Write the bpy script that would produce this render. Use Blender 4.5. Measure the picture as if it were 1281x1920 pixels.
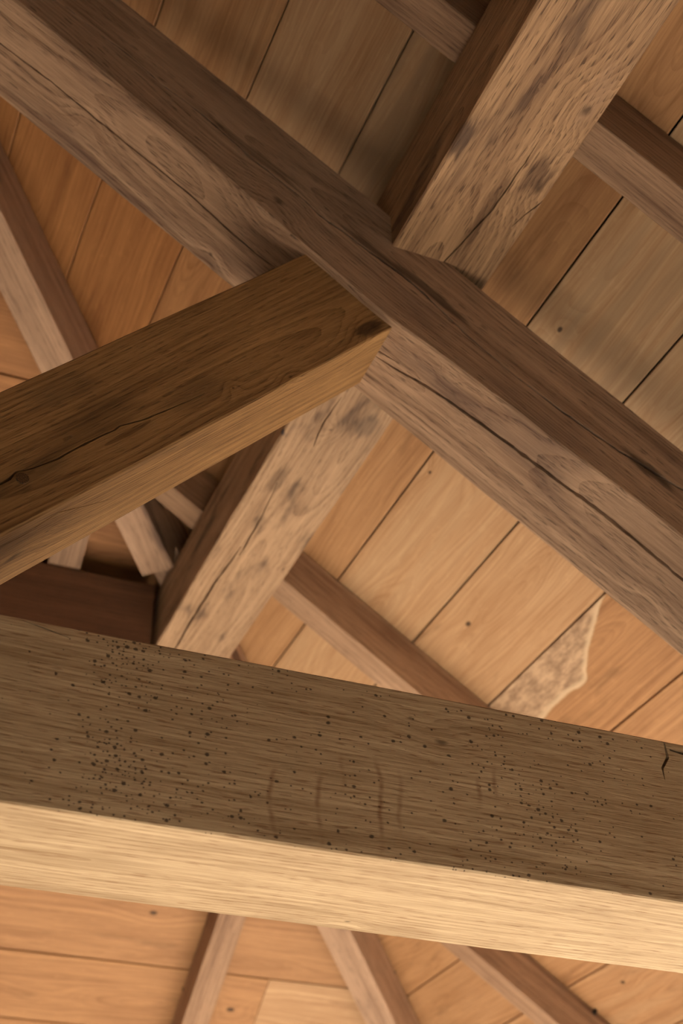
import bpy, bmesh, math, random
from mathutils import Vector, Matrix, noise as mnoise
random.seed(7)
for _o in list(bpy.data.objects): bpy.data.objects.remove(_o)
SC = bpy.context.scene
COL = SC.collection
# ------------------------------------------------------------------ camera
# building axes: X across the span (to the right), Y along the purlins (away), Z up
KS = 1.5            # metres per survey unit
CZ = 1.6            # eye height
R_ = math.radians
YAW, PITCH, ROLL, FPX = R_(23.0803), R_(36.0716), R_(-0.9863), 2598.94
TH, SG, HP = R_(34.6537), R_(44.8452), R_(34.7786)     # roof pitch, strut angle, hip pitch
fw = Vector((math.sin(YAW)*math.cos(PITCH), math.cos(YAW)*math.cos(PITCH), math.sin(PITCH)))
rt0 = Vector((math.cos(YAW), -math.sin(YAW), 0)); up0 = rt0.cross(fw)
rt = math.cos(ROLL)*rt0 + math.sin(ROLL)*up0
up = -math.sin(ROLL)*rt0 + math.cos(ROLL)*up0
cam = bpy.data.cameras.new('camera'); camo = bpy.data.objects.new('camera', cam); COL.objects.link(camo)
camo.matrix_world = Matrix(((rt.x, up.x, -fw.x, 0), (rt.y, up.y, -fw.y, 0), (rt.z, up.z, -fw.z, CZ), (0, 0, 0, 1)))
cam.sensor_fit = 'VERTICAL'; cam.sensor_height = 36; cam.sensor_width = 24
cam.lens = 36*FPX/1920
cam.dof.use_dof = True; cam.dof.focus_distance = 1.95; cam.dof.aperture_fstop = 4.5
SC.camera = camo
# ------------------------------------------------------------------ light
SUN_EL, SUN_AZ = R_(32), R_(84)
wd = bpy.data.worlds.new('sky'); SC.world = wd; wd.use_nodes = True
nt = wd.node_tree; nt.nodes.clear()
sky = nt.nodes.new('ShaderNodeTexSky'); sky.sky_type = 'NISHITA'; sky.sun_disc = False
sky.sun_elevation = SUN_EL; sky.sun_rotation = SUN_AZ; sky.air_density = 1.0; sky.dust_density = 2.0
bg = nt.nodes.new('ShaderNodeBackground'); bg.inputs['Strength'].default_value = 0.10
wo = nt.nodes.new('ShaderNodeOutputWorld')
nt.links.new(sky.outputs[0], bg.inputs[0]); nt.links.new(bg.outputs[0], wo.inputs[0])
sl = bpy.data.lights.new('sun', 'SUN'); sl.energy = 5.0; sl.angle = R_(0.6); sl.color = (1, .95, .87)
so = bpy.data.objects.new('sun', sl); COL.objects.link(so)
SUN_DIR = Vector((math.sin(SUN_AZ)*math.cos(SUN_EL), math.cos(SUN_AZ)*math.cos(SUN_EL), math.sin(SUN_EL)))
so.rotation_euler = SUN_DIR.to_track_quat('Z', 'Y').to_euler()
so.location = SUN_DIR*30
SC.view_settings.view_transform = 'Standard'; SC.view_settings.look = 'None'
SC.view_settings.gamma = 1; SC.view_settings.use_curve_mapping = False
SC.view_settings.exposure = 2.58
SC.cycles.max_bounces = 3; SC.cycles.diffuse_bounces = 2; SC.cycles.glossy_bounces = 1; SC.cycles.caustics_reflective = False
SC.cycles.adaptive_threshold = .05; SC.cycles.adaptive_min_samples = 20

# ------------------------------------------------------------------ helpers
def K(x, y, z): return Vector((x*KS, y*KS, z*KS + CZ))
def at(px, n, d):
    """survey point of the plane n.p = d (survey units) seen at a pixel of the 1281x1920 survey photo"""
    r = rt*((px[0]-640.5)/FPX) - up*((px[1]-960)/FPX) + fw
    return r*(d/Vector(n).dot(r))
def W(p): return Vector((p[0]*KS, p[1]*KS, p[2]*KS+CZ))
S_, C_, T_ = math.sin(TH), math.cos(TH), math.tan(TH)
PN = Vector((S_, 0, C_))                    # main slope normal
def frame(o, ex, ez):
    ex = Vector(ex).normalized(); ez = Vector(ez).normalized(); ey = ez.cross(ex)
    return Matrix(((ex.x, ey.x, ez.x, o.x), (ex.y, ey.y, ez.y, o.y), (ex.z, ey.z, ez.z, o.z), (0, 0, 0, 1)))
def link(name, me, mat, mw=None, parent=None):
    o = bpy.data.objects.new(name, me); COL.objects.link(o)
    if mat and not me.materials: me.materials.append(mat)
    if mw is not None: o.matrix_world = mw
    if parent is not None:
        o.parent = parent; o.matrix_parent_inverse = parent.matrix_world.inverted()
    return o
def tag(o, label=None, cat=None, group=None, kind=None):
    if label: o['label'] = label
    if cat: o['category'] = cat
    if group: o['group'] = group
    if kind: o['kind'] = kind
    return o
def from_bm(name, bm):
    bmesh.ops.recalc_face_normals(bm, faces=bm.faces)
    me = bpy.data.meshes.new(name); bm.to_mesh(me); bm.free(); return me
def smooth(me, ang=28):
    for p in me.polygons: p.use_smooth = True
    me.set_sharp_from_angle(angle=R_(ang))
    return me
# ------------------------------------------------------------------ material language
class G:
    def __init__(s, name):
        s.mat = bpy.data.materials.new(name); s.mat.use_nodes = True
        s.t = s.mat.node_tree; s.t.nodes.clear()
        s.out = s.t.nodes.new('ShaderNodeOutputMaterial'); s.b = s.t.nodes.new('ShaderNodeBsdfPrincipled')
        s.t.links.new(s.b.outputs[0], s.out.inputs[0])
        s.co = s.t.nodes.new('ShaderNodeTexCoord').outputs['Object']
    def set(s, sock, v):
        if isinstance(v, bpy.types.NodeSocket): s.t.links.new(v, sock)
        elif isinstance(v, (tuple, list)) and len(v) == 3 and sock.type == 'RGBA': sock.default_value = (*v, 1)
        else: sock.default_value = v
    def m(s, op, a, b=None, c=None, clamp=False):
        n = s.t.nodes.new('ShaderNodeMath'); n.operation = op; n.use_clamp = clamp
        for i, v in enumerate((a, b, c)):
            if v is not None: s.set(n.inputs[i], v)
        return n.outputs[0]
    def add(s, *v):
        r = v[0]
        for q in v[1:]: r = s.m('ADD', r, q)
        return r
    def sub(s, a, b): return s.m('SUBTRACT', a, b)
    def mul(s, *v):
        r = v[0]
        for q in v[1:]: r = s.m('MULTIPLY', r, q)
        return r
    def sep(s, v):
        n = s.t.nodes.new('ShaderNodeSeparateXYZ'); s.set(n.inputs[0], v); return n.outputs
    def comb(s, x, y, z):
        n = s.t.nodes.new('ShaderNodeCombineXYZ')
        for i, v in enumerate((x, y, z)): s.set(n.inputs[i], v)
        return n.outputs[0]
    def noise(s, vec, scale=1., detail=2., rough=.5, dist=0.):
        n = s.t.nodes.new('ShaderNodeTexNoise'); s.set(n.inputs['Vector'], vec)
        n.inputs['Scale'].default_value = scale; n.inputs['Detail'].default_value = detail
        n.inputs['Roughness'].default_value = rough; n.inputs['Distortion'].default_value = dist
        return n.outputs['Fac'], n.outputs['Color']
    def noise1(s, w, detail=2., rough=.5):
        n = s.t.nodes.new('ShaderNodeTexNoise'); n.noise_dimensions = '1D'; s.set(n.inputs['W'], w)
        n.inputs['Scale'].default_value = 1; n.inputs['Detail'].default_value = detail; n.inputs['Roughness'].default_value = rough
        return n.outputs['Fac']
    def ss(s, v, a, b):
        n = s.t.nodes.new('ShaderNodeMapRange'); n.interpolation_type = 'SMOOTHSTEP'
        s.set(n.inputs['Value'], v); s.set(n.inputs['From Min'], a); s.set(n.inputs['From Max'], b)
        return n.outputs[0]
    def mix(s, f, a, b, mode='MIX'):
        n = s.t.nodes.new('ShaderNodeMix'); n.data_type = 'RGBA'; n.blend_type = mode
        s.set(n.inputs[0], f); s.set(n.inputs[6], a); s.set(n.inputs[7], b); return n.outputs[2]
    def attr(s, name):
        n = s.t.nodes.new('ShaderNodeAttribute'); n.attribute_type = 'OBJECT'; n.attribute_name = name; return n
    def finish(s, col, height, rough=.62, bump=.25, dist=.002, spec=.3):
        s.set(s.b.inputs['Base Color'], col); s.set(s.b.inputs['Roughness'], rough)
        s.b.inputs['Specular IOR Level'].default_value = spec
        if height is not None:
            n = s.t.nodes.new('ShaderNodeBump'); n.inputs['Strength'].default_value = bump; n.inputs['Distance'].default_value = dist
            s.set(n.inputs['Height'], height); s.t.links.new(n.outputs[0], s.b.inputs['Normal'])
        return s.mat
def lin(r, g, b):
    return tuple(((v/255)/12.92 if v/255 <= .04045 else ((v/255+.055)/1.055)**2.4) for v in (r, g, b))

def oak(name, light, dark, seed=0., pith=(.05, -.09), freq=170., warp=.03, ringc=.5, latc=.35, fib=.45, pore=.35, porecol=None,
        stain=None, stain_amt=.6, stain_lo=.52, stain_hi=.72, stain_sc=(2.2, 9.), knots=(), dots=None, drips=(), rough=.62, bump=.45, taper=.0, big=.35, patches=()):
    """sawn oak: rings about a pith line along local x, fibre, pores, knots, weather stains. light/dark are sRGB 0-255"""
    g = G(name); x, y, z = g.sep(g.co)[0:3]
    light = lin(*light); dark = lin(*dark)
    xs = g.add(x, seed*3.17)
    wv = g.sep(g.noise(g.comb(g.mul(xs, 1.3), g.mul(y, 5.), g.mul(z, 5.)), 1, 1., .5)[1])
    yy = g.add(y, -pith[0], g.mul(g.sub(wv[0], .5), warp*2)); zz = g.add(z, -pith[1], g.mul(g.sub(wv[1], .5), warp*2))
    r = g.m('SQRT', g.add(g.mul(yy, yy), g.mul(zz, zz)))
    r = g.add(r, g.mul(x, taper))
    kd = None
    if knots: kno = g.noise(g.comb(g.mul(x, 30.), g.mul(y, 80.), g.mul(z, 80.)), 1, 2, .6)[0]
    for (kx, ky, kz, kr, el) in knots:
        a = g.mul(g.sub(x, kx), 1/el); b_ = g.sub(y, ky); c_ = g.sub(z, kz)
        d = g.m('SQRT', g.add(g.mul(a, a), g.mul(b_, b_), g.mul(c_, c_)))
        d = g.add(d, g.mul(g.sub(wv[2], .5), kr*.6), g.mul(g.sub(kno, .5), kr*1.1))
        q = g.m('DIVIDE', d, kr); f = g.m('EXPONENT', g.mul(g.mul(q, q), -.13))
        r = g.add(r, g.mul(f, kr*1.5))
        core = g.ss(d, kr*.6, kr*.05)
        kd = core if kd is None else g.m('MAXIMUM', kd, core)
    rg = g.mul(r, freq)
    n1 = g.noise1(g.mul(rg, .55), 2., .6)
    fr = g.m('FRACT', g.add(rg, g.mul(wv[2], 3.)))
    lat = g.m('POWER', fr, 3.)
    f1 = g.noise(g.comb(g.mul(xs, 9.), g.mul(y, 260.), g.mul(z, 260.)), 1, 2., .6)[0]
    f2 = g.noise(g.comb(g.mul(xs, 2.), g.mul(y, 34.), g.mul(z, 34.)), 1, 2., .55)[0]
    po = g.noise(g.comb(g.mul(xs, 38.), g.mul(y, 520.), g.mul(z, 520.)), 1, 0., .5)[0]
    po0 = g.ss(po, .56, .70); po = g.mul(po0, g.ss(fr, .25, .75))
    sno = g.noise(g.comb(g.mul(g.add(xs, 9.3), stain_sc[0]), g.mul(y, stain_sc[1]), g.mul(z, stain_sc[1])), 1, 3., .62)
    bgn = g.sub(1., sno[0])
    v = g.add(.52, g.mul(g.sub(n1, .5), ringc*1.6), g.mul(lat, -latc*.55), g.mul(g.sub(f1, .5), fib*1.8), g.mul(g.sub(f2, .5), .7), g.mul(g.sub(bgn, .5), big*2))
    v = g.m('MINIMUM', g.m('MAXIMUM', v, 0.), 1.15)
    col = g.mix(v, dark, light)
    if stain:
        sm = g.mul(g.ss(sno[0], stain_lo, stain_hi), stain_amt)
        col = g.mix(sm, col, lin(*stain))
    if patches: pn_ = g.noise(g.comb(g.mul(xs, 9.), g.mul(y, 75.), g.mul(z, 75.)), 1, 3., .65)[0]
    for (px, py_, pz, rx, ry, pc, amt) in patches:
        a = g.mul(g.sub(x, px), 1/rx); b_ = g.mul(g.sub(y, py_), 1/ry); c_ = g.mul(g.sub(z, pz), 1/ry)
        d = g.m('SQRT', g.add(g.mul(a, a), g.mul(b_, b_), g.mul(c_, c_)))
        pm = g.mul(g.ss(g.add(d, g.mul(g.sub(pn_, .5), 2.2)), 1.1, .45), amt)
        col = g.mix(pm, col, lin(*pc))
    col = g.mix(g.mul(po, pore), col, porecol and lin(*porecol) or tuple(c*.25 for c in dark))
    if kd is not None: col = g.mix(g.mul(kd, .75), col, tuple(c*.3 for c in dark))
    h = g.add(g.mul(f1, .7), g.mul(po0, -.5), g.mul(f2, .8))
    if dots:
        # insect / rust pin marks: voronoi points thinned by a clustered density; dots = (x centre, x half-width, density, size)
        dens = None
        for (dx, dw, amt) in dots['clusters']:
            a = g.mul(g.sub(x, dx), 1/dw); q = g.mul(g.m('EXPONENT', g.mul(g.mul(a, a), -1.)), amt)
            dens = q if dens is None else g.add(dens, q)
        dn = g.noise(g.comb(g.mul(x, 7.), g.mul(y, 11.), g.mul(z, 11.)), 1, 2, .5)[0]
        dens = g.add(g.mul(dens, g.ss(dn, .28, .58)), dots.get('base', .1))
        acc = None; wob = g.noise(g.co, 420., 0)[0]
        for sc, rad in ((110., .34), (190., .34)):
            vo = g.t.nodes.new('ShaderNodeTexVoronoi'); vo.voronoi_dimensions = '2D'
            g.set(vo.inputs['Vector'], g.comb(g.mul(x, .8), z, 0.)); vo.inputs['Scale'].default_value = sc
            pick = g.sep(vo.outputs['Color'])
            on = g.m('LESS_THAN', pick[0], dens)
            size = g.mul(g.add(.35, g.mul(pick[1], .75)), rad)
            q = g.mul(on, g.ss(g.add(vo.outputs['Distance'], g.mul(g.sub(wob, .5), .16)), size, g.mul(size, .45)))
            acc = q if acc is None else g.m('MAXIMUM', acc, q)
        acc = g.mul(acc, g.m('LESS_THAN', y, .003))
        col = g.mix(g.mul(acc, dots.get('amt', .8)), col, lin(*dots['col']))
    if drips: wob = g.noise(g.comb(g.mul(x, 3.), 0., g.mul(z, 26.)), 1, 2)[0]
    for (dx, z0, z1, bow, wdt, dc, amt) in drips:
        zc = g.sub(z, (z0+z1)/2)
        e = g.m('ABSOLUTE', g.sub(x, g.add(dx, g.mul(g.mul(zc, zc), bow), g.mul(g.sub(wob, .5), .016))))
        mk = g.mul(g.ss(e, wdt, 0.), g.ss(z, z0-.012, z0+.02), g.ss(z, z1+.02, z1-.015))
        mk = g.mul(mk, g.ss(f2, .3, .55), amt)
        col = g.mix(mk, col, lin(*dc))
    return g.finish(col, h, rough, bump)

def board_mat(name, sap=None):
    """decking oak: look driven by each board's own seed, tone and knot"""
    g = G(name); x, y, z = g.sep(g.co)[0:3]
    sd = g.attr('seed').outputs['Fac']; tone = g.attr('tone').outputs['Fac']; kn = g.sep(g.attr('knot').outputs['Vector'])
    grey = g.attr('grey').outputs['Fac']
    xs = g.add(x, g.mul(sd, 7.31)); ys = g.add(y, g.mul(sd, 1.37))
    wv = g.sep(g.noise(g.comb(g.mul(xs, 2.2), g.mul(ys, 7.), g.mul(sd, 3.)), 1, 1., .5)[1])
    py = g.mul(g.sub(g.m('FRACT', g.mul(sd, 1.713)), .5), .16); pz = g.add(.015, g.mul(g.m('FRACT', g.mul(sd, 2.377)), .06))
    yy = g.add(g.sub(y, py), g.mul(g.sub(wv[0], .5), .05)); zz = g.add(z, pz, g.mul(g.sub(wv[1], .5), .075))
    r = g.m('SQRT', g.add(g.mul(yy, yy), g.mul(zz, zz)))
    a = g.mul(g.sub(x, kn[0]), .6); b_ = g.sub(y, kn[1])
    d = g.m('SQRT', g.add(g.mul(a, a), g.mul(b_, b_))); kr = g.m('MAXIMUM', kn[2], .0001)
    d = g.add(d, g.mul(g.sub(wv[2], .5), g.mul(kr, .7)))
    q = g.m('DIVIDE', d, kr); kf = g.m('EXPONENT', g.mul(g.mul(q, q), -.05)); kd = g.ss(q, .8, .35)
    r = g.add(r, g.mul(kf, g.mul(kr, 2.2)))
    rg = g.mul(r, 190.)
    n1 = g.noise1(g.mul(rg, .5), 2., .6)
    fr = g.m('FRACT', g.add(rg, g.mul(wv[2], 3.))); lat = g.m('POWER', fr, 3.)
    f1 = g.noise(g.comb(g.mul(xs, 9.), g.mul(ys, 230.), g.mul(z, 100.)), 1, 2., .6)[0]
    f2 = g.noise(g.comb(g.mul(xs, 2.), g.mul(ys, 26.), g.mul(sd, 5.)), 1, 2., .55)[0]
    mo3 = g.noise(g.comb(g.mul(xs, 3.), g.mul(ys, 14.), g.mul(sd, 5.)), 1, 3., .65)[0]; mot = g.sub(1., mo3)
    fleck = g.noise(g.comb(g.mul(xs, 30.), g.mul(ys, 75.), g.mul(sd, 3.)), 1, 1., .5)[0]
    v = g.add(.5, g.mul(g.sub(n1, .5), 1.0), g.mul(lat, -.2), g.mul(g.sub(f1, .5), .85), g.mul(g.sub(f2, .5), .95), g.mul(g.sub(mot, .5), .5), g.mul(g.ss(fleck, .62, .7), .12))
    v = g.m('MINIMUM', g.m('MAXIMUM', v, 0.), 1.)
    lo = g.mix(tone, lin(140, 90, 52), lin(184, 140, 100)); hi = g.mix(tone, lin(192, 134, 82), lin(222, 184, 144))
    col = g.mix(v, lo, hi)
    gm = g.mul(g.ss(f2, .40, .64), grey)
    col = g.mix(gm, col, lin(176, 142, 108))
    st = g.mul(g.ss(mo3, .62, .76), .4)
    col = g.mix(st, col, lin(104, 72, 46))
    if sap:
        # pale sapwood running off one edge, boundary given as (y, x) pairs
        cur = None
        rp = g.t.nodes.new('ShaderNodeFloatCurve')
        P_ = sap; x0, x1 = P_[0][0], P_[-1][0]; ylo = min(q[1] for q in P_)-.02; yhi = max(q[1] for q in P_)+.02
        c = rp.mapping.curves[0]
        pts = [((q[0]-x0)/(x1-x0), (q[1]-ylo)/(yhi-ylo)) for q in P_]
        c.points[0].location = pts[0]; c.points[1].location = pts[-1]
        for pt in pts[1:-1]: c.points.new(*pt)
        for pt in c.points: pt.handle_type = 'AUTO_CLAMPED'
        rp.mapping.update()
        g.set(rp.inputs['Value'], g.m('DIVIDE', g.sub(x, x0), x1-x0))
        yb = g.add(g.mul(rp.outputs[0], yhi-ylo), ylo)
        wob = g.noise(g.co, 26., 3)[0]
        e = g.add(g.sub(y, yb), g.mul(g.sub(wob, .5), .012))
        sm = g.ss(e, -.002, .004); edge = g.mul(g.ss(e, -.005, .002), g.ss(e, .016, .003))
        spn = g.noise(g.comb(g.mul(x, 18.), g.mul(y, 60.), z), 1, 4, .7)[0]
        sapc = g.mix(g.ss(spn, .3, .7), lin(150, 118, 92), lin(208, 172, 138))
        col = g.mix(sm, col, sapc); col = g.mix(g.mul(edge, .75), col, lin(226, 196, 160))
    col = g.mix(g.mul(kd, .85), col, lin(44, 28, 18))
    h = g.add(g.mul(f1, .6), g.mul(f2, .6))
    return g.finish(col, h, .58, .3, .002, .3)

def plain(name, c1, c2, sc=6., rough=.8):
    g = G(name); n = g.noise(g.co, sc, 5, .6)[0]
    return g.finish(g.mix(n, lin(*c1), lin(*c2)), n, rough, .2, .004)

# ------------------------------------------------------------------ timber builder
def timber(name, mw, sec, x0, x1, mat, seg=.05, m=5, ch=.004, amp=.0012, seed=0., cuts=(), parent=None):
    """a sawn timber: sec(x) -> four corners (y,z) counter-clockwise seen from +x; x0/x1: number or f(y,z) for oblique ends;
    cuts: list of polylines [(p_world, width), ...] with (face normal world, depth): shrinkage cracks cut into the faces"""
    fx0 = x0 if callable(x0) else (lambda y, z, v=x0: v)
    fx1 = x1 if callable(x1) else (lambda y, z, v=x1: v)
    c0 = sec(0); cy = sum(p[0] for p in c0)/4; cz = sum(p[1] for p in c0)/4
    L = abs(fx1(cy, cz) - fx0(cy, cz)); n = max(2, int(L/seg))
    bm = bmesh.new(); rings = []
    for i in range(n+1):
        t = i/n; xm = fx0(cy, cz)*(1-t) + fx1(cy, cz)*t
        cs = [Vector((p[0], p[1])) for p in sec(xm)]
        pts = []
        for j in range(4):
            a, b = cs[j], cs[(j+1) % 4]; d = (b-a); ln = d.length; d.normalize(); nr = Vector((d.y, -d.x))
            ca = ch*(1+.7*mnoise.noise((xm*7, j*5.1, seed))); cb = ch*(1+.7*mnoise.noise((xm*7, ((j+1) % 4)*5.1, seed)))
            for k in range(m):
                q = a + d*(ca + (ln-ca-cb)*k/(m-1))
                w = mnoise.noise((xm*2.6+seed, q.x*9, q.y*9+j*3))*.65 + mnoise.noise((xm*9+seed, q.x*20, q.y*20+j*3))*.35
                e = 1. if 0 < k < m-1 else .7
                q = q + nr*(amp*w*e)
                pts.append(q)
        rings.append([bm.verts.new((fx0(q.x, q.y)*(1-t)+fx1(q.x, q.y)*t, q.x, q.y)) for q in pts])
    N = len(rings[0])
    for i in range(n):
        for j in range(N):
            bm.faces.new((rings[i][j], rings[i][(j+1) % N], rings[i+1][(j+1) % N], rings[i+1][j]))
    bm.faces.new(list(reversed(rings[0]))); bm.faces.new(rings[-1])
    me = from_bm(name, bm)
    o = link(name, me, mat, mw, None)
    if cuts:
        inv = mw.inverted(); cm = bmesh.new()
        for pts, nrm, depth in cuts:
            nl = (inv.to_3x3() @ Vector(nrm)).normalized(); prev = None; P = [(inv @ p, w) for p, w in pts]
            for i, (p, w) in enumerate(P):
                tg = (P[min(i+1, len(P)-1)][0] - P[max(i-1, 0)][0]).normalized(); sd = tg.cross(nl).normalized()
                w = max(w, .0004); dd = depth*min(1, w/.0025)
                jit = random.uniform(-.1, .1)*dd
                ring = [cm.verts.new(p + nl*.022 + sd*w*.5), cm.verts.new(p + nl*.022 - sd*w*.5), cm.verts.new(p - nl*dd - sd*w*.22 + sd*jit*.3), cm.verts.new(p - nl*dd + sd*w*.22 + sd*jit*.3)]
                if prev:
                    for j in range(4): cm.faces.new((prev[j], prev[(j+1) % 4], ring[(j+1) % 4], ring[j]))
                else: cm.faces.new(list(reversed(ring)))
                prev = ring
            cm.faces.new(prev)
        cme = from_bm('crack_cutter', cm); co = link('crack_cutter', cme, None, mw)
        md = o.modifiers.new('b', 'BOOLEAN'); md.operation = 'DIFFERENCE'; md.object = co; md.solver = 'EXACT'; md.use_self = True
        dg = bpy.context.evaluated_depsgraph_get(); dg.update()
        nm = bpy.data.meshes.new_from_object(o.evaluated_get(dg)); o.modifiers.clear()
        o.data = nm; nm.name = name; bpy.data.meshes.remove(me); bpy.data.objects.remove(co); bpy.data.meshes.remove(cme)
        if not nm.materials: nm.materials.append(mat)
    smooth(o.data)
    if parent is not None: o.parent = parent; o.matrix_parent_inverse = parent.matrix_world.inverted()
    return o
def dense(pts, step=.012, jit=.0012, seed=0):
    """resample (p, w) polyline with a little wander"""
    out = []
    for i in range(len(pts)-1):
        (a, wa), (b, wb) = pts[i], pts[i+1]; n = max(1, int((b-a).length/step))
        for k in range(n):
            t = k/n; p = a.lerp(b, t); q = mnoise.noise_vector(p*40+Vector((seed, 0, 0)))*jit
            out.append((p+q, (wa*(1-t)+wb*t)*(1+.45*mnoise.noise(p*60))))
    out.append(pts[-1]); return out
def crack(pxs, n, d, depth=.04, nrm=None, seed=0):
    pts = [(W(at(p[:2], n, d)), p[2]*.0017) for p in pxs]
    return (dense(pts, seed=seed), nrm, depth)
def interp(tab, x):
    if x <= tab[0][0]: return tab[0][1]
    for (a, va), (b, vb) in zip(tab, tab[1:]):
        if x <= b:
            t = (x-a)/(b-a); t = t*t*(3-2*t); return va+(vb-va)*t
    return tab[-1][1]
def prism(name, poly, mw, y0, y1, mat, bevel=.002, nseg=1):
    """outline in local x-z, extruded across local y"""
    bm = bmesh.new()
    a = [bm.verts.new((x, y0, z)) for x, z in poly]; b = [bm.verts.new((x, y1, z)) for x, z in poly]
    bm.faces.new(a); bm.faces.new(list(reversed(b))); n = len(poly)
    for i in range(n): bm.faces.new((a[i], b[i], b[(i+1) % n], a[(i+1) % n]))
    bmesh.ops.recalc_face_normals(bm, faces=bm.faces)
    if bevel: bmesh.ops.bevel(bm, geom=list(bm.edges), offset=bevel, segments=nseg, affect='EDGES', clamp_overlap=True)
    return link(name, from_bm(name, bm), mat, mw)

# ------------------------------------------------------------------ survey numbers (survey units)
DR, DB = 1.362, 1.434                    # underside of rafters, underside of boards (distance along the slope normal)
OFF = 1.426                              # plan offset of the hip line: y - x
D2R, D2B = DR + .013 + S_*OFF, DB + S_*OFF      # the same for the hip slope
XC = -.16                                # centre line of the building
YN = -1.75                               # near gable wall
XE = 1.86                                # eaves line
PUR_X0, PUR_X1, PUR_Z0, PUR_Z1 = .4957, .625, 1.1902, 1.3035
UY = 1.9587                              # near face of the hip purlin

# ------------------------------------------------------------------ the setting: ground, floor and unseen walls added to shape the light
def slab(name, verts, faces, mat, kind='structure', label=None, cat=None):
    me = bpy.data.meshes.new(name); me.from_pydata([tuple(v) for v in verts], [], faces); me.update()
    bm = bmesh.new(); bm.from_mesh(me); bmesh.ops.recalc_face_normals(bm, faces=bm.faces); bm.to_mesh(me); bm.free()
    return tag(link(name, me, mat), label, cat, None, kind)
def box_verts(a, b):
    return [(x, y, z) for x in (a[0], b[0]) for y in (a[1], b[1]) for z in (a[2], b[2])]
BF = [(0, 1, 3, 2), (4, 6, 7, 5), (0, 4, 5, 1), (2, 3, 7, 6), (0, 2, 6, 4), (1, 5, 7, 3)]
XL, XR, YA, YZ = (2*XC-1.75)*KS, 1.75*KS, YN*KS, (1.75+OFF)*KS
slab('ground', box_verts((-30, -30, -.5), (30, 30, -.06)), BF, plain('gravel', (128, 124, 108), (152, 146, 130), 30.), label='gravel yard around the oak framed building', cat='ground')
slab('floor', box_verts((XL-.3, YA-.2, -.06), (XR+.6, YZ+.8, 0)), BF, plain('pale stone paving', (196, 186, 172), (216, 206, 190), 2.5), label='pale stone floor under the oak roof', cat='floor')
wall_dark = plain('dark low-bounce wall', (66, 52, 40), (80, 64, 50), 4.)  # kept dark so the added walls bounce little light
ZP = .30*KS + CZ
slab('blocker_wall_left', box_verts((XL-.2, YA, 0), (XL, YZ, ZP)), BF, wall_dark, label='unseen dark wall added on the left to keep light out', cat='wall')  # added wall, closes this side to light
slab('blocker_wall_right', box_verts((XR, YA, 0), (XR+.12, .34*KS, ZP)), BF, wall_dark, label='unseen dark wall added on the right to block light', cat='wall')  # added wall, its end decides where the sun comes in
slab('blocker_wall_far', box_verts((XL, YZ, 0), (XR, YZ+.12, ZP)), BF, wall_dark, label='unseen dark wall added under the hipped end to block light', cat='wall')  # added wall, cuts the light from the far end
def gable():
    zt = lambda X: (DB - S_*abs(X-XC) - S_*XC)/C_*1.0
    pts = [(XL/KS, -.54), (XR/KS, -.54), (XR/KS, zt(XR/KS)-.02), (XC, zt(XC)-.02), (XL/KS, zt(XL/KS)-.02)]  # lower edge dropped to hold back light from the open end
    v = [K(x, YN-.1, z) for x, z in pts] + [K(x, YN, z) for x, z in pts]
    n = 5; f = [tuple(range(n)), tuple(range(n, 2*n))] + [(i, (i+1) % n, n+(i+1) % n, n+i) for i in range(n)]
    slab('blocker_wall_near', v, f, wall_dark, label='unseen dark gable behind the viewer, lower edge set to limit light', cat='wall')
gable()

# ------------------------------------------------------------------ roof decks: underlay with every board its own piece
felt = plain('dark roofing underlay', (24, 18, 14), (34, 26, 20), 20.)
BOARD = board_mat('oak deck board')
PITCHB = .1577; GAP = .0036; BT = .02
def board(name, out, mw, mat, parent, seed, tone, grey=0., knot=None):
    bm = bmesh.new()
    a = [bm.verts.new((x, y, 0)) for x, y in out]; b = [bm.verts.new((x, y, BT)) for x, y in out]; n = len(out)
    bm.faces.new(a); bm.faces.new(list(reversed(b)))
    for i in range(n): bm.faces.new((a[i], b[i], b[(i+1) % n], a[(i+1) % n]))
    bmesh.ops.recalc_face_normals(bm, faces=bm.faces)
    ed = [e for e in bm.edges if all(abs(v.co.z) < 1e-6 for v in e.verts)]
    bmesh.ops.bevel(bm, geom=ed, offset=.0016, segments=1, affect='EDGES')
    o = link(name, from_bm(name, bm), mat, mw)
    o.parent = parent; o.matrix_parent_inverse = parent.matrix_world.inverted()
    o['seed'] = float(seed); o['tone'] = float(tone); o['grey'] = float(grey); o['knot'] = [float(q) for q in (knot or (50., 50., 0.))]
    return o
def sheet(name, pts, nrm, label):
    up_ = Vector(nrm)*.05; lo_ = Vector(nrm)*(BT+.004); v = [W(p)+lo_ for p in pts]+[W(p)+up_ for p in pts]; n = len(pts)
    f = [tuple(range(n)), tuple(range(n, 2*n))]+[(i, (i+1) % n, n+(i+1) % n, n+i) for i in range(n)]
    return slab(name, v, f, felt, label=label, cat='ceiling')
def slope_pt(u, Y, d=DB): p = PN*d + Vector((C_, 0, -S_))*u; return Vector((p.x, Y, p.z))
U_R = (XC - S_*DB)/C_; U_E = (XE - S_*DB)/C_
HN = Vector((0, S_, C_))
def hip_pt(v, X, d=D2B): p = HN*d + Vector((0, C_, -S_))*v; return Vector((X, p.y, p.z))
def mir(p): return Vector((2*XC-p[0], p[1], p[2]))
main_deck = sheet('ceiling', [slope_pt(U_R, YN-.1), slope_pt(U_E, YN-.1), slope_pt(U_E, XE+OFF), slope_pt(U_R, XC+OFF)], PN, 'boarded underside of the right roof slope')
left_deck = sheet('ceiling', [mir(slope_pt(U_R, YN-.1)), mir(slope_pt(U_E, YN-.1)), mir(slope_pt(U_E, XE+OFF)), mir(slope_pt(U_R, XC+OFF))], (-S_, 0, C_), 'boarded underside of the left roof slope')
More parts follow.
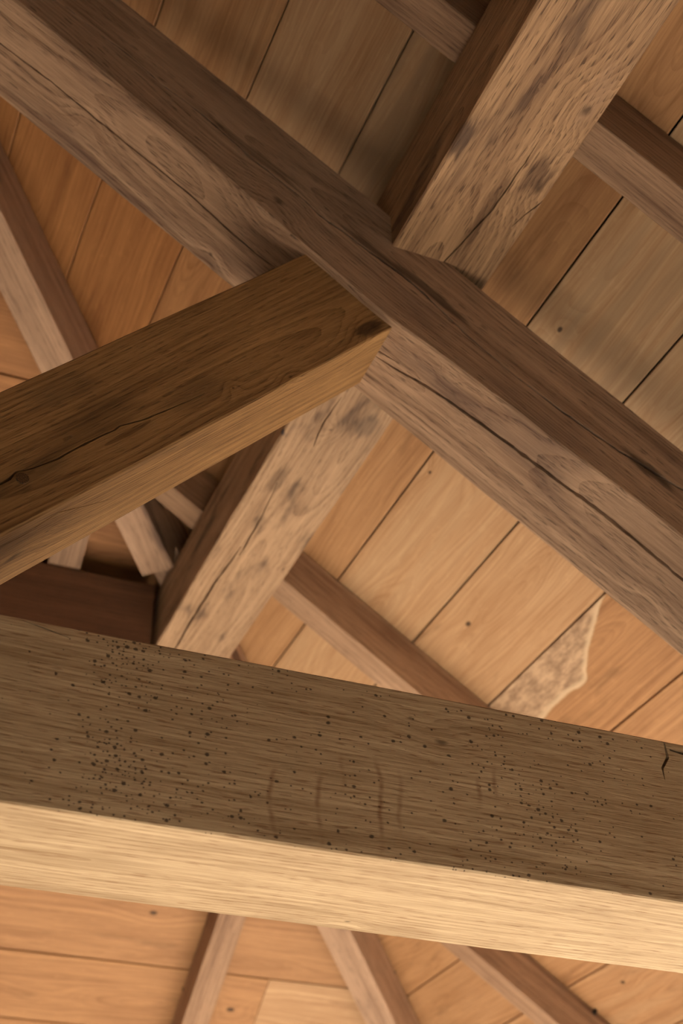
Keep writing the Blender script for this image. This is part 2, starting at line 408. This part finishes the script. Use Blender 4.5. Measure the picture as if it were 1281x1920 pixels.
apex = slope_pt(U_R, XC+OFF); e1 = slope_pt(U_E, XE+OFF)
hip_deck = sheet('ceiling', [apex, e1, mir(e1)], HN, 'boarded underside of the hipped end slope')
# looks of the rows seen in the photo: row lower edge u -> (tone, grey) for the stretch nearer the viewer / beyond the truss
U0 = -.1015
rows = sorted(U0 + PITCHB*i for i in range(-9, 15))
LOOK = {-5: ((.2, .1), (-.15, .0)), -4: ((.2, .1), (-.15, .0)), -3: ((.35, .2), (-.15, .0)), -2: ((.75, .15), (.15, .0)), -1: ((1.1, .8), (.3, .1)),  # near upper tones raised, far ones lowered, to imitate the fall of light
        0: ((.3, .0), (.38, .05)), 1: ((1.3, .7), (.78, .25)), 2: ((1.15, .3), (.72, .1)), 3: ((.6, .2), (.30, .0)), 4: ((.5, .1), (.35, .0)), 5: ((.5, .0), (.38, .05)), 6: ((.4, .0), (.42, .3))}
def deck_main(mirror):
    parent = left_deck if mirror else main_deck
    for i in range(-9, 14):
        ua, ub = U0 + PITCHB*(i-1), U0 + PITCHB*i          # row i ends (downslope) at joint U0+i*pitch
        ua = max(ua, U_R); ub = min(ub, U_E)
        if ub-ua < .02: continue
        g_ = GAP/2/KS
        spans = [(YN, .0), (.0, 1.28), (1.28, None)] if i % 2 == 0 else [(YN, -.65), (-.65, 1.28), (1.28, None)]
        for si, (y0, y1) in enumerate(spans):
            h0 = slope_pt(ua, 0).x + OFF - .004; h1 = slope_pt(ub, 0).x + OFF - .004
            if y1 is None:
                if min(h0, h1) < y0+.02:
                    if max(h0, h1) < y0 + .02: continue
                    y0 = min(h0, h1)-.01
                ya_, yb_ = h0, h1
            else:
                ya_ = min(y1-.0008, h0); yb_ = min(y1-.0008, h1)
            yc = (y0 + max(ya_, yb_))/2; uc = (ua+ub)/2
            if mirror:
                nrm = Vector((-S_, 0, C_)); o = W(mir(slope_pt(uc, yc))); sgn = 1
            else:
                nrm = PN; o = W(slope_pt(uc, yc)); sgn = -1
            mw = frame(o + nrm*random.uniform(0, .0012), (0, 1, 0), nrm)
            out = [((y0+.0008-yc)*KS, sgn*(ua+g_-uc)*KS), ((y0+.0008-yc)*KS, sgn*(ub-g_-uc)*KS), ((yb_-yc)*KS, sgn*(ub-g_-uc)*KS), ((ya_-yc)*KS, sgn*(ua+g_-uc)*KS)]
            lk = LOOK.get(i, ((.4, .1), (.4, .1)))[0 if si < 2 else 1]
            if mirror: lk = (random.uniform(.1, .7), random.uniform(0, .4))
            sd = random.uniform(0, 9); kn = None; mat = BOARD
            if not mirror:
                inv = mw.inverted()
                for (pi_, ps, px, r) in KNOTS:
                    if pi_ == i and ps == (0 if si < 2 else 1) and si >= 1:
                        q = inv @ W(at(px, PN, DB)); kn = (q.x, q.y, r)
                if i == 3 and si == 2:
                    B = [inv @ W(at(p, PN, DB)) for p in [(1150, 1085), (1133, 1115), (1122, 1145), (1113, 1178), (1104, 1214), (1098, 1255), (1092, 1283), (1070, 1297), (1045, 1318), (1024, 1340), (1000, 1370), (960, 1420)]]
                    mat = board_mat('oak deck board with sapwood', sorted([(q.x, q.y) for q in B]))
            board('board', out, mw, mat, parent, sd, lk[0], lk[1], kn)
KNOTS = [(2, 1, (878, 1170), .0075), (6, 1, (1168, 1842), .007), (1, 0, (1050, 618), .007), (1, 1, (806, 886), .006)]
deck_main(False); deck_main(True)
def deck_hip():
    V0 = 1.6833; PITCHB = .1566
    vtop = apex.y*C_ - apex.z*S_; vbot = e1.y*C_ - e1.z*S_
    for i in range(-12, 12):
        va, vb = max(V0+PITCHB*(i-1), vtop), min(V0+PITCHB*i, vbot)
        if vb-va < .02: continue
        g_ = GAP/2/KS; vc = (va+vb)/2
        xa = hip_pt(va, 0).y - OFF - .004; xb = hip_pt(vb, 0).y - OFF - .004
        la, lb = 2*XC-xa, 2*XC-xb
        splits = [None]
        if i == 1: splits = [.958]
        elif i >= -2: splits = [-.3 if i % 2 else .08]
        edges = [None]+[s for s in splits if s is not None]+[None]
        for j in range(len(edges)-1):
            l, r = edges[j], edges[j+1]
            A = (la if l is None else l+.0006, lb if l is None else l+.0006); B = (xa if r is None else r-.0006, xb if r is None else r-.0006)
            if max(B) < min(A): continue
            B = (max(B[0], A[0]+.002), max(B[1], A[1]+.002))
            xc = (min(A)+max(B))/2
            mw = frame(W(hip_pt(vc, xc)) + HN*random.uniform(0, .0012), (1, 0, 0), HN)
            out = [((A[0]-xc)*KS, (va+g_-vc)*KS), ((B[0]-xc)*KS, (va+g_-vc)*KS), ((B[1]-xc)*KS, (vb-g_-vc)*KS), ((A[1]-xc)*KS, (vb-g_-vc)*KS)]
            tone, grey, kn = random.uniform(.15, .4), 0., None
            inv = mw.inverted()
            if i == 0: tone = .28; q = inv @ W(at((288, 1712), HN, D2B)); kn = (q.x, q.y, .013)
            if i == 1 and j == 0: tone = .25; q = inv @ W(at((432, 1893), HN, D2B)); kn = (q.x, q.y, .012)
            if i == 1 and j == 1: tone = .75
            if i <= -3: tone = .0  # upper rows toned down to stand in for the shade there
            board('board', out, mw, BOARD, hip_deck, random.uniform(0, 9), tone, grey, kn)
deck_hip()

# ------------------------------------------------------------------ the truss
YP = 1.0; PW = .127; PT, PB = 1.304, 1.171
mwP = frame(W(slope_pt(0, YP, PT)), (C_, 0, -S_), PN)
invP = mwP.inverted()
def lpx(mw, px, n, d):
    q = mw.inverted() @ W(at(px, n, d)); return (q.x, q.y, q.z)
bow = []
for px in [(30, 0), (300, 223), (580, 467), (743, 606), (900, 722), (1050, 835), (1281, 1006)]:
    q = invP @ W(at(px, (0, 1, 0), YP)); bow.append((q.x, q.z))
bow = [(bow[0][0]-.4, bow[0][1])] + bow + [(bow[-1][0]+.4, bow[-1][1])]
def secP(x):
    return [(0, interp(bow, x)), (PW*KS, (PB-PT)*KS), (PW*KS, 0), (0, 0)]
kxp = lambda px: lpx(mwP, px, PN, 1.171)
kyp = lambda px: lpx(mwP, px, (0, 1, 0), YP)
matP = oak('weathered oak, greyed underside', (208, 170, 138), (124, 92, 70), seed=1.3, pith=(.07, -.06), freq=150, warp=.035, stain=(88, 68, 64), stain_amt=.4, stain_lo=.56, stain_hi=.74,
           knots=[(*kyp((522, 378)), .018, 1.3), (*kxp((395, 477)), .010, 1.2), (*kxp((845, 703)), .007, 1.), (*kxp((1215, 1128)), .008, 1.6), (*kxp((165, 238)), .012, 1.5)], pore=.55, rough=.66,
           patches=[(*kyp((805, 545)), .10, .012, (52, 34, 24), .7), (*kyp((700, 470)), .09, .010, (60, 40, 28), .6), (*kyp((1225, 888)), .07, .012, (46, 32, 24), .7), (*kyp((480, 290)), .12, .012, (66, 46, 32), .5)])
vb_ = (0, -1, 0)
cutsP = [
 crack([(-40, 55, 2), (0, 88, 2.2), (90, 155, 2.2), (180, 228, 2.4), (275, 303, 2.2), (360, 372, 3), (430, 432, 3), (480, 473, 2.2), (530, 508, 1.5)], PN, 1.171, .05, -PN, 1),
 crack([(690, 640, 1.2), (716, 655, 2.5), (752, 678, 1.)], PN, 1.171, .03, -PN, 2),
 crack([(708, 664, 1), (740, 685, 2.5), (800, 722, 4), (880, 778, 5), (960, 840, 5), (1040, 903, 4.5), (1130, 975, 5.5), (1200, 1035, 5), (1300, 1118, 4.5), (1420, 1215, 3)], PN, 1.171, .055, -PN, 3),
 crack([(80, -10, 1.9), (130, 18, 2.6), (165, 45, 1.9), (250, 110, 3.5), (300, 155, 2.4), (380, 215, 3.2), (480, 303, 3.5), (570, 375, 2.9), (600, 405, 3.5), (645, 435, 3.2), (690, 470, 3.5), (760, 520, 3.8), (800, 555, 3.5), (880, 632, 3.5), (960, 700, 2.2), (1050, 768, 3.8), (1150, 838, 4.2), (1220, 882, 5.1), (1300, 930, 4.2)], (0, 1, 0), YP, .06, vb_, 4)]
pX0 = lambda y, z: ((XC+.07)*KS - mwP.translation.x - S_*z)/C_
pX1 = lambda y, z: ((mwP.translation.z + C_*z) - (.5947*KS+CZ))/S_
principal = timber('principal_rafter', mwP, secP, pX0, pX1, matP, seed=1, cuts=cutsP, amp=.0015, ch=.003)
tag(principal, 'long cracked principal rafter running diagonally from upper left to lower right', 'beam')

YT = .98; TT, TB, TWD = .6068*YT, .4442*YT, .1695*YT
mwT = frame(K(0, YT, TB), (1, 0, 0), (0, 0, 1))
def secT(x): return [(0, 0), (TWD*KS, 0), (TWD*KS, (TT-TB)*KS), (0, (TT-TB)*KS)]
tx = lambda px: lpx(mwT, px, (0, 1, 0), YT)
tu = lambda px: lpx(mwT, px, (0, 0, 1), TB)
drips = []
for (pa, pb, bw, amt) in [((498, 1440), (520, 1570), 1.2, .7), ((590, 1450), (606, 1585), .9, .7), ((712, 1440), (718, 1600), -.8, .8), ((752, 1460), (748, 1560), 0., .5), ((896, 1470), (898, 1500), 0, .8), ((928, 1455), (926, 1492), 0, .7), ((640, 1430), (646, 1480), 0, .5)]:
    a, b = tx(pa), tx(pb); drips.append(((a[0]+b[0])/2, b[2], a[2], bw, (.0055), (112, 66, 30), amt*.75))
matT = oak('sawn oak tie beam', (208, 180, 144), (148, 118, 84), seed=4.1, pith=(.12, -.10), freq=150, warp=.022, ringc=.35, latc=.5, fib=.7, pore=.55, porecol=(120, 76, 40), taper=.012,
           stain=(112, 78, 44), stain_amt=.35, stain_lo=.5, stain_hi=.7, knots=[(*tx((828, 1392)), .012, 1.8), (*tu((652, 1728)), .007, 1.6), (*tx((770, 1346)), .008, 2.)],
           dots=dict(clusters=[(tx((225, 1400))[0], .042, .5), (tx((320, 1400))[0], .09, .14), (tx((1010, 1500))[0], .10, .22), (tx((700, 1400))[0], .2, .05)], base=.025, col=(52, 36, 26), amt=.85), drips=drips, rough=.7, bump=.35, big=.3)
cutsT = [crack([(1246, 1392, 3), (1252, 1420, 4), (1243, 1440, 3), (1247, 1462, .8)], (0, 1, 0), YT, .02, vb_, 6), crack([(1255, 1405, 2), (1281, 1412, 4), (1310, 1420, 3)], (0, 1, 0), YT, .02, vb_, 7),
         crack([(40, 1163, 1), (90, 1180, 2), (130, 1196, .6)], (0, 1, 0), YT, .01, vb_, 8)]
tie = timber('tie_beam', mwT, secT, (2*XC-1.72)*KS, 1.72*KS, matT, seed=2, cuts=cutsT, amp=.0014, ch=.0022, seg=.03, m=7)
tag(tie, 'massive horizontal tie beam with dark pitted side and pale underside', 'beam')

YS = 1.01; ST, SB, SW = .5318*YS, .4057*YS, .105*YS
sN = Vector((-math.sin(SG), 0, math.cos(SG)))
mwS = frame(W(sN*SB + Vector((0, YS, 0))), (math.cos(SG), 0, math.sin(SG)), sN)
def secS(x): return [(0, 0), (SW*KS, 0), (SW*KS, (ST-SB)*KS), (0, (ST-SB)*KS)]
def sX0(y, z):
    o = mwS.translation
    return max(((TT*KS+CZ) - o.z - z*math.cos(SG))/math.sin(SG), ((XC+.07)*KS - o.x + z*math.sin(SG))/math.cos(SG))
def sX1(y, z):
    q = mwS @ Vector((0, y, z)); ex = Vector((math.cos(SG), 0, math.sin(SG)))
    pn_ = 1.172 if y > .05 else 1.172
    return (pn_*KS - PN.dot(q - Vector((0, 0, CZ))))/PN.dot(ex)
sx = lambda px: lpx(mwS, px, (0, 1, 0), YS)
su = lambda px: lpx(mwS, px, sN, SB)
matS = oak('brown oak strut', (192, 146, 94), (116, 80, 46), seed=7.7, pith=(-.05, .06), freq=150, warp=.03, ringc=.45, latc=.6, fib=.6, pore=.4, stain=(60, 42, 28), stain_amt=.5, stain_lo=.55, stain_hi=.72,
           knots=[(*sx((700, 612)), .014, 1.6), (*su((22, 1046)), .016, 2.2), (*su((88, 996)), .006, 2.), (*sx((437, 727)), .006, 1.), (*sx((545, 706)), .007, 1.4)], rough=.62,
           patches=[(*sx((690, 615)), .035, .016, (58, 34, 18), .8), (*sx((360, 740)), .07, .03, (64, 46, 34), .3), (*sx((110, 735)), .07, .025, (60, 44, 34), .3)])
cutsS = [crack([(-30, 935, 3), (0, 908, 3), (18, 898, 3), (30, 885, 2.4), (60, 879, 1.8), (110, 860, 2.2), (160, 832, 2.2), (215, 806, 2), (225, 799, 1.8), (280, 782, 2), (330, 762, 1.2), (385, 737, .6)], (0, 1, 0), YS, .035, vb_, 9),
         crack([(-20, 1035, 1.5), (40, 1005, 1.5), (110, 960, 1.6), (160, 948, 1), (210, 935, .6)], sN, SB, .015, -sN, 10)]
strut = timber('strut', mwS, secS, sX0, sX1, matS, seed=3, cuts=cutsS, amp=.0014, ch=.0025)
tag(strut, 'dark brown diagonal strut with golden underside, butting under the principal rafter', 'beam')
# oak peg driven into the strut
def cyl(name, o, axis, r, h, mat, parent, n=20, bev=.0008):
    bm = bmesh.new(); bmesh.ops.create_cone(bm, cap_ends=True, segments=n, radius1=r, radius2=r, depth=h)
    bmesh.ops.bevel(bm, geom=[e for e in bm.edges if abs(e.verts[0].co.z-e.verts[1].co.z) < 1e-6], offset=bev, segments=1, affect='EDGES')
    ax = Vector(axis).normalized(); q = ax.to_track_quat('Z', 'Y').to_matrix().to_4x4()
    ob = link(name, from_bm(name, bm), mat, Matrix.Translation(o) @ q)
    if parent is not None: ob.parent = parent; ob.matrix_parent_inverse = parent.matrix_world.inverted()
    return ob
g = G('peg end grain'); nn_ = g.noise(g.co, 900., 2)[0]
pegm = g.finish(g.mix(g.ss(nn_, .4, .6), lin(34, 22, 14), lin(120, 84, 50)), nn_, .7, .4, .001)
cyl('peg', W(at((42, 898), (0, 1, 0), YS)) + Vector((0, .0075, 0)), (0, -1, 0), .0088, .02, pegm, strut)

# king post and the far half of the truss (mostly outside the picture)
matK = oak('oak king post', (170, 124, 80), (104, 70, 44), seed=11.)
mwK = frame(K(XC, YP, TT), (0, 0, 1), (0, -1, 0))
ZR = (DB - S_*XC)/C_ - .10
kp = timber('king_post', mwK, lambda x: [(-.065*KS, -PW*KS), (.065*KS, -PW*KS), (.065*KS, 0), (-.065*KS, 0)], 0, (ZR-.11-TT)*KS, matK, seed=4)
tag(kp, 'upright king post standing on the middle of the tie beam', 'post')
def mirror_copy(o, label, name):
    me = o.data.copy(); M_ = Matrix.Translation((2*XC*KS, 0, 0)) @ Matrix.Diagonal((-1, 1, 1, 1))
    # mirrored mesh in a proper right-handed frame: flip local y instead and re-seat
    ex = o.matrix_world.to_3x3() @ Vector((1, 0, 0)); ez = o.matrix_world.to_3x3() @ Vector((0, 0, 1))
    ex.x *= -1; ez.x *= -1; p = o.matrix_world.translation.copy(); p.x = 2*XC*KS - p.x
    mw = frame(p, ex, ez)
    for v in me.vertices: v.co.y *= -1
    me.flip_normals()
    c = bpy.data.objects.new(name, me); COL.objects.link(c); c.matrix_world = mw
    tag(c, label, 'beam'); return c
mirror_copy(principal, 'principal rafter of the left half of the truss', 'principal_rafter')
mirror_copy(strut, 'diagonal strut of the left half of the truss', 'strut')
mwR = frame(K(XC, YN, ZR-.11), (0, 1, 0), (0, 0, 1))
rb = timber('ridge_beam', mwR, lambda x: [(-.03*KS, 0), (.03*KS, 0), (.03*KS, .1*KS), (-.03*KS, .1*KS)], 0, (XC+OFF-YN)*KS, matK, seed=5)
tag(rb, 'ridge beam along the top of the roof', 'beam')

# ------------------------------------------------------------------ purlins
PH, PWID = (PUR_Z1-PUR_Z0)*KS, (PUR_X1-PUR_X0)*KS
def purlin(name, y0, y1, mat, label, cuts=(), seed=0., mirror=False, amp=.0016):
    X1 = PUR_X1 if not mirror else 2*XC-PUR_X0
    mw = frame(K(X1, 0, PUR_Z0), (0, 1, 0), (0, 0, 1))          # local y points to -X
    o = timber(name, mw, lambda x: [(0, 0), (PWID, 0), (PWID, PH), (0, PH)], y0*KS, y1*KS, mat, seed=seed, cuts=cuts, amp=amp, ch=.003, seg=.035)
    return tag(o, label, 'beam')
mwQ = frame(K(PUR_X1, 0, PUR_Z0), (0, 1, 0), (0, 0, 1))
qz = lambda px: lpx(mwQ, px, (0, 0, 1), PUR_Z0)
matQ = oak('oak purlin with knots', (204, 162, 122), (128, 94, 68), seed=21., pith=(.10, .05), freq=140, warp=.03, ringc=.5, latc=.5, fib=.6, pore=.6, porecol=(56, 36, 26), stain=(64, 46, 40), stain_amt=.6, stain_lo=.54, stain_hi=.70, stain_sc=(3., 11.),
           knots=[(*qz((1010, 352)), .022, 1.5), (*qz((1098, 208)), .020, 1.3)], rough=.66,
           patches=[(*qz((862, 262)), .05, .02, (52, 36, 34), .7), (*qz((1010, 330)), .05, .025, (70, 46, 34), .6), (*qz((1120, 180)), .08, .02, (170, 134, 106), .5), (*qz((910, 400)), .14, .014, (74, 48, 32), .5)])
DN = (0, 0, -1)
cutsQ = [crack([(1012, 262, .6), (985, 305, 1.6), (960, 340, 1.8), (925, 392, 2.6), (880, 440, 2.2), (828, 497, 1.8)], (0, 0, 1), PUR_Z0, .04, DN, 11),
         crack([(1034, 362, 3), (1015, 380, 2.8), (985, 402, 2), (960, 425, .8)], (0, 0, 1), PUR_Z0, .025, DN, 12)]
purQ = purlin('purlin', YN, YP+PW*.5-.0005, matQ, 'thick purlin with dark side dropping from the upper right corner', cutsQ, 6)
matR = oak('pale mottled oak purlin', (196, 160, 126), (130, 98, 72), seed=31., pith=(.08, -.05), freq=110, warp=.05, ringc=.45, latc=.35, fib=.45, pore=.4, stain=(66, 50, 42), stain_amt=.65, stain_lo=.52, stain_hi=.70, stain_sc=(5., 16.), rough=.66,
           knots=[(*qz((620, 806)), .012, 1.), (*qz((532, 1068)), .006, 1.)], patches=[(*qz((528, 812)), .012, .010, (40, 44, 58), .9), (*qz((690, 800)), .04, .03, (60, 48, 44), .5), (*qz((520, 900)), .06, .02, (80, 58, 42), .5)])
cutsR = [crack([(640, 745, .8), (612, 785, 2.2), (596, 815, 2.4), (588, 838, 1)], (0, 0, 1), PUR_Z0, .03, DN, 13),
         crack([(520, 905, .8), (505, 940, 1.6), (482, 985, 2.4), (462, 1020, 3.2), (448, 1042, 1.)], (0, 0, 1), PUR_Z0, .04, DN, 14),
         crack([(452, 1025, 1.4), (434, 1052, 3.4), (405, 1090, 4.), (380, 1130, 4.4), (355, 1170, 4.), (330, 1215, 4), (300, 1270, 3)], (0, 0, 1), PUR_Z0, .045, DN, 15)]
purR = purlin('purlin', YP+PW*.5+.0005, UY+.15, matR, 'pale mottled purlin with a long crack, behind the truss', cutsR, 7, amp=.0022)
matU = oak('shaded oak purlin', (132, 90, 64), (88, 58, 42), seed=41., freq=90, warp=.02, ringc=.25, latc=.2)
mwU = frame(K(0, UY, PUR_Z0-.035), (1, 0, 0), (0, 0, 1))
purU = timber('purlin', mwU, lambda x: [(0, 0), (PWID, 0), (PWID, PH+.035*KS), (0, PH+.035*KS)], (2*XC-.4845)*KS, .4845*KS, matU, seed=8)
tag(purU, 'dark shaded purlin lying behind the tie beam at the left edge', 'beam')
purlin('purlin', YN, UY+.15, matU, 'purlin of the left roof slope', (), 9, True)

# ------------------------------------------------------------------ rafters
def cut_prism(name, poly, mw, y0, y1, mat, clips=(), bevel=.0018):
    bm = bmesh.new()
    a = [bm.verts.new((x, y0, z)) for x, z in poly]; b = [bm.verts.new((x, y1, z)) for x, z in poly]
    bm.faces.new(a); bm.faces.new(list(reversed(b))); n = len(poly)
    for i in range(n): bm.faces.new((a[i], b[i], b[(i+1) % n], a[(i+1) % n]))
    bmesh.ops.recalc_face_normals(bm, faces=bm.faces)
    inv = mw.inverted()
    for co, no in clips:
        r = bmesh.ops.bisect_plane(bm, geom=bm.verts[:]+bm.edges[:]+bm.faces[:], plane_co=inv @ co, plane_no=inv.to_3x3() @ Vector(no), clear_outer=True)
        eds = [e for e in r['geom_cut'] if isinstance(e, bmesh.types.BMEdge)]
        if eds: bmesh.ops.contextual_create(bm, geom=eds)
        bmesh.ops.recalc_face_normals(bm, faces=bm.faces)
    bmesh.ops.bevel(bm, geom=[e for e in bm.edges if len(e.link_faces) == 2 and e.calc_face_angle(0) > .3], offset=bevel, segments=1, affect='EDGES', clamp_overlap=True)
    return link(name, from_bm(name, bm), mat, mw)
HB = .0302                                   # half breadth of the hip rafter
HE = Vector((1, -1, 0)).normalized()
def rafter_mats():
    out = []
    for i, (l, d, s) in enumerate([((206, 168, 136), (134, 98, 74), 51.), ((196, 156, 124), (122, 88, 66), 53.), ((184, 146, 116), (114, 84, 64), 57.)]):
        out.append(oak('oak rafter tone %s' % 'abc'[i], l, d, seed=s, pith=(.02+.02*i, -.05), freq=150, warp=.02, ringc=.4, latc=.35, fib=.5, stain=(92, 62, 44), stain_amt=.4, stain_lo=.56, stain_hi=.74))
    return out
RM = rafter_mats()
def common(yc, mat, label, group=None, mirror=False, half=.0262):
    mw = frame(W(slope_pt(0, yc, DR)), (C_, 0, -S_), PN)
    un = lambda X, Z: ((X*C_-Z*S_)*KS, (X*S_+Z*C_-DR)*KS)
    zu = lambda X: (DR - S_*X)/C_
    top = DB-.0008
    xt = XC+.032
    p = [un(xt, zu(xt))]
    xs0 = (DR - C_*(PUR_Z1+.0006))/S_
    p += [un(xs0, PUR_Z1+.0006), un(PUR_X1+.002, PUR_Z1+.0006), un(PUR_X1+.002, zu(PUR_X1+.002))]
    p += [un(XE, zu(XE)), un(XE, (top-S_*XE)/C_), un(xt, (top-S_*xt)/C_)]
    clips = []
    if yc > XC+OFF-.1:      # jack rafter: cheek cut on the hip
        co = W(Vector((0, OFF, 0)) + HE*(HB+.0006)); clips.append((co, -HE))
    if mirror:
        p_ = p; mw = frame(W(mir(slope_pt(0, yc, DR))), (-C_, 0, -S_), (-S_, 0, C_))
        if clips:
            hm = Vector((-HE.x, HE.y, 0)); clips = [(W(mir(Vector((0, OFF, 0)) + HE*(HB+.0006))), -hm)]
    o = cut_prism('rafter', p, mw, -half*KS, half*KS, mat, clips)
    return tag(o, label, 'rafter', group)
G_OUT = 'rafters outside the picture'
common(.8002, RM[2], 'rafter passing above the thick purlin at the upper right')
common(1.283, RM[0], 'rafter hidden above the principal rafter')
r_low = common(1.7645, RM[0], 'rafter against the boards just above the tie beam, right of centre')
r_bot = common(2.243, RM[1], 'rafter leaving the bottom edge, rightmost below the tie beam')
common(2.725, RM[2], 'short rafter beyond the bottom edge', G_OUT)
for yv, nth in ((.317, 'third'), (-.166, 'second'), (-.649, 'first')): common(yv, random.choice(RM), nth + ' rafter of the right slope from the near gable', G_OUT)
for yv, nth in ((.8, 'fourth'), (1.283, 'fifth'), (1.7645, 'sixth'), (.317, 'third'), (-.166, 'second'), (-.649, 'first')): common(yv, random.choice(RM), nth + ' rafter of the left slope from the near gable', G_OUT, True)
def jack(xc, mat, label, group=None, half=.0272):
    mw = frame(W(hip_pt(0, xc, D2R)), (0, C_, -S_), HN)
    vn = lambda Y, Z: ((Y*C_-Z*S_)*KS, (Y*S_+Z*C_-D2R)*KS)
    zu = lambda Y: (D2R - S_*Y)/C_
    top = D2B-.0008; yt = XC+OFF+(.01 if abs(xc-XC) > .05 else .1); YE = XE+OFF
    p = [vn(yt, zu(yt)), vn(UY-.001, zu(UY-.001)), vn(UY-.001, PUR_Z1+.0006), vn(UY+PWID/KS+.002, PUR_Z1+.0006)]
    ye = UY+PWID/KS+.002
    p += [vn(ye, zu(ye)), vn(YE, zu(YE)), vn(YE, (top-S_*YE)/C_), vn(yt, (top-S_*yt)/C_)]
    clips = []
    if xc > XC+.05: clips.append((W(Vector((0, OFF, 0)) - HE*(HB+.0006)), HE))
    if xc < XC-.05:
        hm = Vector((-HE.x, HE.y, 0)); clips.append((W(mir(Vector((0, OFF, 0)) - HE*(HB+.0006))), hm))
    o = cut_prism('rafter', p, mw, -half*KS, half*KS, mat, clips)
    return tag(o, label, 'rafter', group)
r_jack = jack(.8157, RM[1], 'rafter leaving the bottom edge, leftmost below the tie beam')
jack(.3263, RM[2], 'short shadowed rafter end resting on the dark purlin at the left')
for xv, nth in ((1.30, 'short right-hand'), (-.16, 'long middle'), (-.65, 'left-hand')): jack(xv, random.choice(RM), nth + ' rafter of the hipped end slope', G_OUT)
# hip rafter
hd = Vector((1, 1, -T_)).normalized(); hz = HE.cross(hd).normalized()
if hz.z < 0: hz = -hz
hA = Vector((0, OFF, 1.3305/C_))
def hip(mirror=False):
    mw = frame(W(hA), hd, hz)
    loc = lambda p: ((p-hA).dot(hd)*KS, (p-hA).dot(hz)*KS)
    P_ = lambda x, z: Vector((x, x+OFF, z))
    zu = lambda x: 1.3305/C_ - T_*x
    zt = lambda x: (DB-.0008 - S_*(x+HB*.7071))/C_        # top corner just meets the boards at the hip's sides
    xt = XC+.02
    p = [loc(P_(xt, zu(xt))), loc(P_(.474, zu(.474))), loc(P_(.474, zu(.474)+.045)), loc(P_(.665, zu(.665)+.045)), loc(P_(.665, zu(.665))), loc(P_(XE, zu(XE))), loc(P_(XE, zt(XE))), loc(P_(xt, zt(xt)))]
    if mirror:
        m_ = lambda v: Vector((-v.x, v.y, v.z)); mw = frame(W(mir(hA)), m_(hd), m_(hz))
    mat = oak('oak hip rafter', (206, 168, 138), (138, 104, 82), seed=61., pith=(.03, -.06), freq=140, warp=.02, ringc=.4, latc=.3, stain=(70, 54, 50), stain_amt=.6, stain_lo=.55, stain_hi=.7, stain_sc=(4., 14.))
    sg_ = -1 if mirror else 1
    return cut_prism('hip_rafter', p, mw, -HB*KS, HB*KS, mat, [(K(XC+.031*sg_, 0, 0), (-sg_, 0, 0))])
hipo = tag(hip(), 'hip rafter running behind the strut and out below the tie beam', 'rafter')
tag(hip(True), 'hip rafter on the far left corner of the roof', 'rafter')

# small dark pins put at the dark spots beside the rafters
pinmat = plain('black iron', (22, 18, 16), (34, 28, 24), 200., .5)
def dark_pin(px, n, d, parent, r=.0035):
    p = W(at(px, n, d)); cyl('dark_pin', p - Vector(n)*.004, -Vector(n), r, .014, pinmat, parent, 10, .0005)
dark_pin((344, 1853), HN, D2B, r_jack); dark_pin((1117, 1894), PN, DB, r_bot, .006); dark_pin((1041, 1834), PN, DB, r_bot, .003); dark_pin((741, 1822), PN, DB, hipo, .0035)

# ------------------------------------------------------------------ plates and posts carrying the roof (outside the picture)
def plate(x0, x1, y0, y1, name, label, cat, z0=.30, z1=TB-.001):
    mw = frame(K((x0+x1)/2, (y0+y1)/2, z0), (1, 0, 0) if x1-x0 > y1-y0 else (0, 1, 0), (0, 0, 1))
    L = max(x1-x0, y1-y0)*KS/2; w = min(x1-x0, y1-y0)*KS/2
    return tag(timber(name, mw, lambda x: [(-w, 0), (w, 0), (w, (z1-z0)*KS), (-w, (z1-z0)*KS)], -L, L, matK, seed=x0, seg=.3), label, cat)
plate(1.6, 1.72, YN+.01, 1.72+OFF, 'wall_plate', 'wall plate along the right eaves', 'beam')
plate(2*XC-1.72, 2*XC-1.6, YN+.01, 1.72+OFF, 'wall_plate', 'wall plate along the left eaves', 'beam')
plate(2*XC-1.59, 1.59, 1.6+OFF, 1.72+OFF, 'wall_plate', 'wall plate along the hipped end', 'beam')
def post(x, y, label):
    mw = frame(Vector((x*KS, y*KS, 0)), (0, 0, 1), (0, -1, 0)); w = .055*KS
    tag(timber('post', mw, lambda q: [(-w, -w), (w, -w), (w, w), (-w, w)], 0, .30*KS+CZ, matK, seed=x+y, seg=.3), label, 'post')
post(1.66, 1.66+OFF, 'oak post at the far right corner'); post(1.66, 1.06, 'oak post under the end of the tie beam'); post(1.66, YN+.1, 'oak post at the near right corner')
post(2*XC-1.66+.0, 1.66+OFF, 'oak post at the far left corner');
